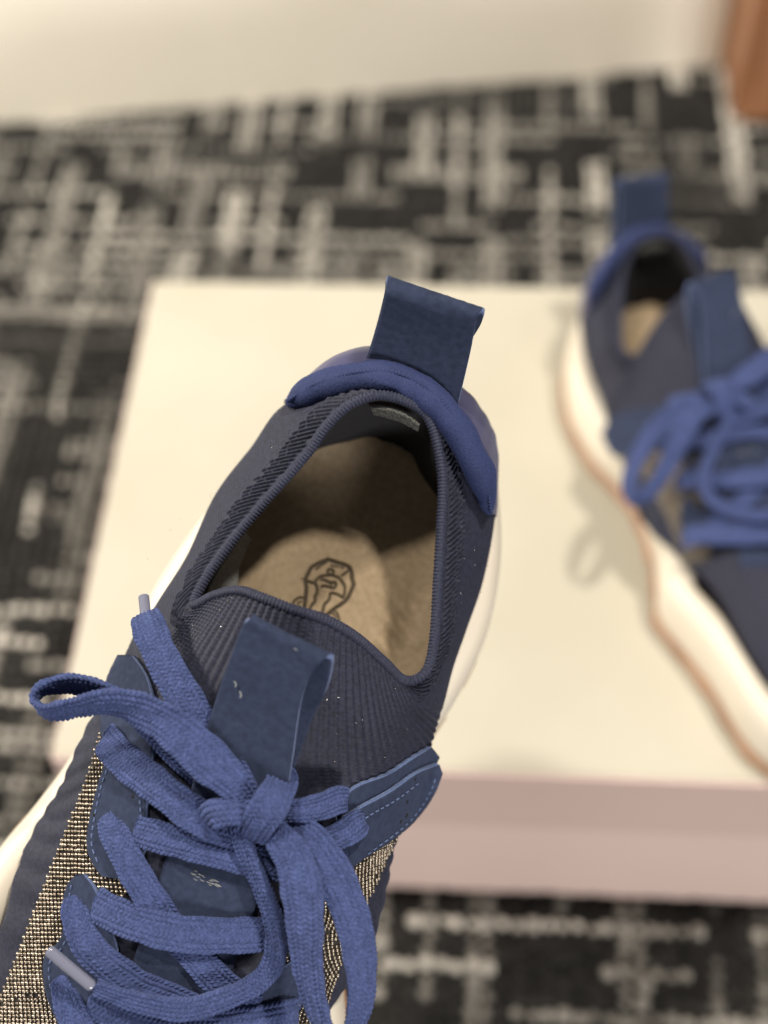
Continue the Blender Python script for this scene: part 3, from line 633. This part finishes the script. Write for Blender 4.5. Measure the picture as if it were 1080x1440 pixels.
lace('lace_row', [(415,1166,A(82)),(452,1184,A(80)),(484,1172,A(76)),(503,1158,A(72.5)),(510,1152,A(69))], [7,7.2,7.2,7,5], 1.7)
# ------------------------------------------------------------------ eyelet stitching and small pieces of lint
def stitches(parent, pts, n, ln=1.5, off=3.2):
    c = cr(np.array([(x, y, 0) for x, y in pts], float), n*2)[:, :2]; segs = []
    for i in range(0, 2*n-1, 2):
        a, b = on_shell(*c[i], off)[0], on_shell(*c[i+1], off)[0]
        segs.append(tube(cr(np.array([a-(b-a)*.05, (a+b)/2+LM(0, 0, .15), b]), 6), .00022, 6))
    V = np.concatenate([g.reshape(-1, 3) for g in segs]); q = gridq(6, 6, False, True); f = (q[None]+(np.arange(len(segs))*36)[:, None, None]).reshape(-1, 4)
    link('stitching', raw_mesh('stitching', V, [f], SUEDE_EDGE), parent, kind='stuff')
fl = [o for o in sneaker.children if o.name.startswith('eyelet_flap')]
stitches(fl[0], [(160,1040),(163,1075),(152,1110),(141,1160),(139,1188),(147,1212)], 16, off=2.6)
stitches(fl[0], [(205,1115),(206,1150),(204,1182),(192,1206)], 10, off=2.6)
stitches(fl[1], [(110,1245),(105,1280),(106,1308),(96,1332),(80,1350),(79,1378),(87,1408)], 16, off=2.6)
stitches(fl[2], [(482,1160),(512,1138),(545,1118),(574,1096)], 14, off=3.3)
stitches(fl[2], [(505,1196),(540,1170),(568,1142),(588,1112),(597,1090)], 16, off=3.3)
def dots(name, parent, pts, m, rx, rz, off):
    bm = bmesh.new(); bmesh.ops.create_icosphere(bm, subdivisions=2, radius=1.0); bv = np.array([v.co[:] for v in bm.verts]); bf = np.array([[v.index for v in f.verts] for f in bm.faces]); bm.free()
    Vs, Fs = [], []
    for k, (x, y) in enumerate(pts):
        p, n = on_shell(x, y, off); t = nrm(np.cross(n, [.3, 1, 0])); b = np.cross(n, t); q = bv*np.array([rx*rng.uniform(.7, 1.2), rx*rng.uniform(.7, 1.2), rz])
        Vs.append(p+q[:, :1]*t+q[:, 1:2]*b+q[:, 2:]*n); Fs.append(bf+k*len(bv))
    return link(name, raw_mesh(name, np.concatenate(Vs), [np.concatenate(Fs)], m), parent)
for q in [(571,1090),(560,1122),(559,1141),(551,1150)]: dots('punch_hole', fl[2], [q], LINING, .0007, .00022, 3.05)
for q in [(142,1146),(196,1120)]: dots('punch_hole', fl[0], [q], LINING, .0006, .0002, 2.4)
GLINT = mat('lurex_thread', (.9, .85, .8), .15, 1.0)[0]
gp = [(430-.95*(y-605)-rng.uniform(14, 55), y) for y in rng.uniform(600, 790, 14)]+[(x, 1020-.93*(x-130)*1.0+rng.uniform(-8, 40)) for x in rng.uniform(190, 330, 30)]+[(rng.uniform(640, 690), rng.uniform(700, 900)) for _ in range(14)]+[(rng.uniform(440, 600), rng.uniform(960, 1090)) for _ in range(22)]+[(rng.uniform(20, 110), 1300-1.45*rng.uniform(10, 90)) for _ in range(12)]
g_ = dots('lurex_glints', up_o, gp, GLINT, .00016, .00012, .45); g_['kind'] = 'stuff'
def lint(parent, items):
    Vs, Fs = [], []; n = 0
    for pts, r in items:
        g = tube(cr(np.array([S(*p) for p in pts]), 10), r, 6).reshape(-1, 3); Vs.append(g); Fs.append(gridq(10, 6, False, True)+n); n += len(g)
    link('lint', raw_mesh('lint', np.concatenate(Vs), [np.concatenate(Fs)], LINT), parent, kind='stuff')
hz_ = lambda x, y, o: on_shell(x, y, o)[0][2]*1000
sc = []
for k in range(26):
    x = 268+rng.random()*38; y = 1226+(x-268)*.5+rng.normal(0, 3); L = rng.uniform(2, 7); h = hz_(x, y, 1.95)
    sc.append(([(x, y, h), (x+L*.5, y+L*.3+rng.normal(0, .6), h+.12), (x+L, y+L*.45, h)], .00009))
strip = [o for o in sneaker.children if o.name.startswith('tongue_strip')][0]; lint(strip, sc)
tab = [o for o in sneaker.children if o.name.startswith('tongue_pull_tab')][0]
lint(tab, [([(329,958,101.6),(332,962,101.4),(331,966,101)], .00015), ([(337,972,100.6),(339,977,100.2),(338,981,99.8)], .00017), ([(413,912,110),(416,913,110),(418,915,110)], .0001)])
LABEL = vary(mat('grey_label', (.12, .12, .11), .9), (.02, .02, .02), (.10, .10, .09), 1800, bump=.8, bscale=2500, dist=.0004)
ribbon('heel_label', SL([(522,573,82),(540,574,82.5),(560,579,82.5),(578,588,82),(590,597,81)]), SL([(526,582,79),(542,586,79),(562,592,79),(578,600,79),(588,606,79)]), .0008, LABEL, LABEL, sneaker, n=40, m=8)
LITLIN = vary(mat('lit_lining', (.16, .16, .16), .8), (.10, .10, .10), (.24, .24, .235), 2200, bump=.9, bscale=2400, dist=.0003)  # paler grey paints the side lining as lit, over the dark lining
ribbon('side_lining', SL([(282,858,46),(293,824,50),(316,786,52),(345,745,52)]), SL([(332,842,42),(334,820,42),(336,795,43),(352,757,46)]), .0008, LITLIN, LITLIN, sneaker, n=40, m=16)
#---SHOE2
RAISED = ('upper', 'collar_rim', 'lining', 'tongue_pull_tab', 'lint', 'midsole', 'outsole', 'bead_panel', 'metal_beads')
def raise_tongue(me):
    # the second shoe's tongue stands up and leans back towards the heel
    me = me.copy(); v = np.empty(len(me.vertices)*3, np.float32); me.vertices.foreach_get('co', v); v = v.reshape(-1, 3)
    wt = np.exp(-((v[:, 0]+.002)/.030)**2-(np.maximum(np.abs(v[:, 1]+.045)-.008, 0)/.020)**2)*sstep(.060, .085, v[:, 2])*(1-sstep(-.02, .0, v[:, 1]))
    v[:, 2] += wt*.007; v[:, 1] += wt*.007; v[:, 0] -= .0105*np.exp(-((v[:, 1]+.150)/.042)**2)*sstep(.018, .045, v[:, 0]); me.vertices.foreach_set('co', v.ravel()); me.update(); return me

def copy_tree(o, parent=None):
    c = o.copy(); COL.objects.link(c)
    if c.name.split('.')[0] in RAISED: c.data = raise_tongue(c.data)
    if parent is not None: c.parent = parent
    for ch in list(o.children): copy_tree(ch, c)
    return c
second = copy_tree(sneaker)
second['label'] = 'blurred navy sneaker standing on the cream box top at the right edge'
ga, gb = ground(797, 560, BOX_H), ground(994, 1025, BOX_H)
toe = nrm((gb-ga)*np.array([1, 1, 0])); e_y = -toe; e_x = np.array([e_y[1], -e_y[0], 0])
o2 = ga+e_x*.047-e_y*.012
m2 = np.eye(4); m2[:3, 0] = -e_x; m2[:3, 1] = e_y; m2[:3, 2] = [0, 0, 1]; m2[:3, 3] = [o2[0], o2[1], BOX_H+.0006]
second.matrix_world = Matrix(m2.tolist())
for ch in second.children:   # the far bow hangs out over the side of the shoe
    if ch.name.startswith('lace_loop') and max(v.co.x for v in ch.data.vertices) > .02:
        pv = Matrix.Translation(S(372, 1150, 86)); ch.matrix_basis = pv @ Matrix.Rotation(math.radians(14), 4, 'Z') @ Matrix.Rotation(math.radians(10), 4, 'X') @ pv.inverted()
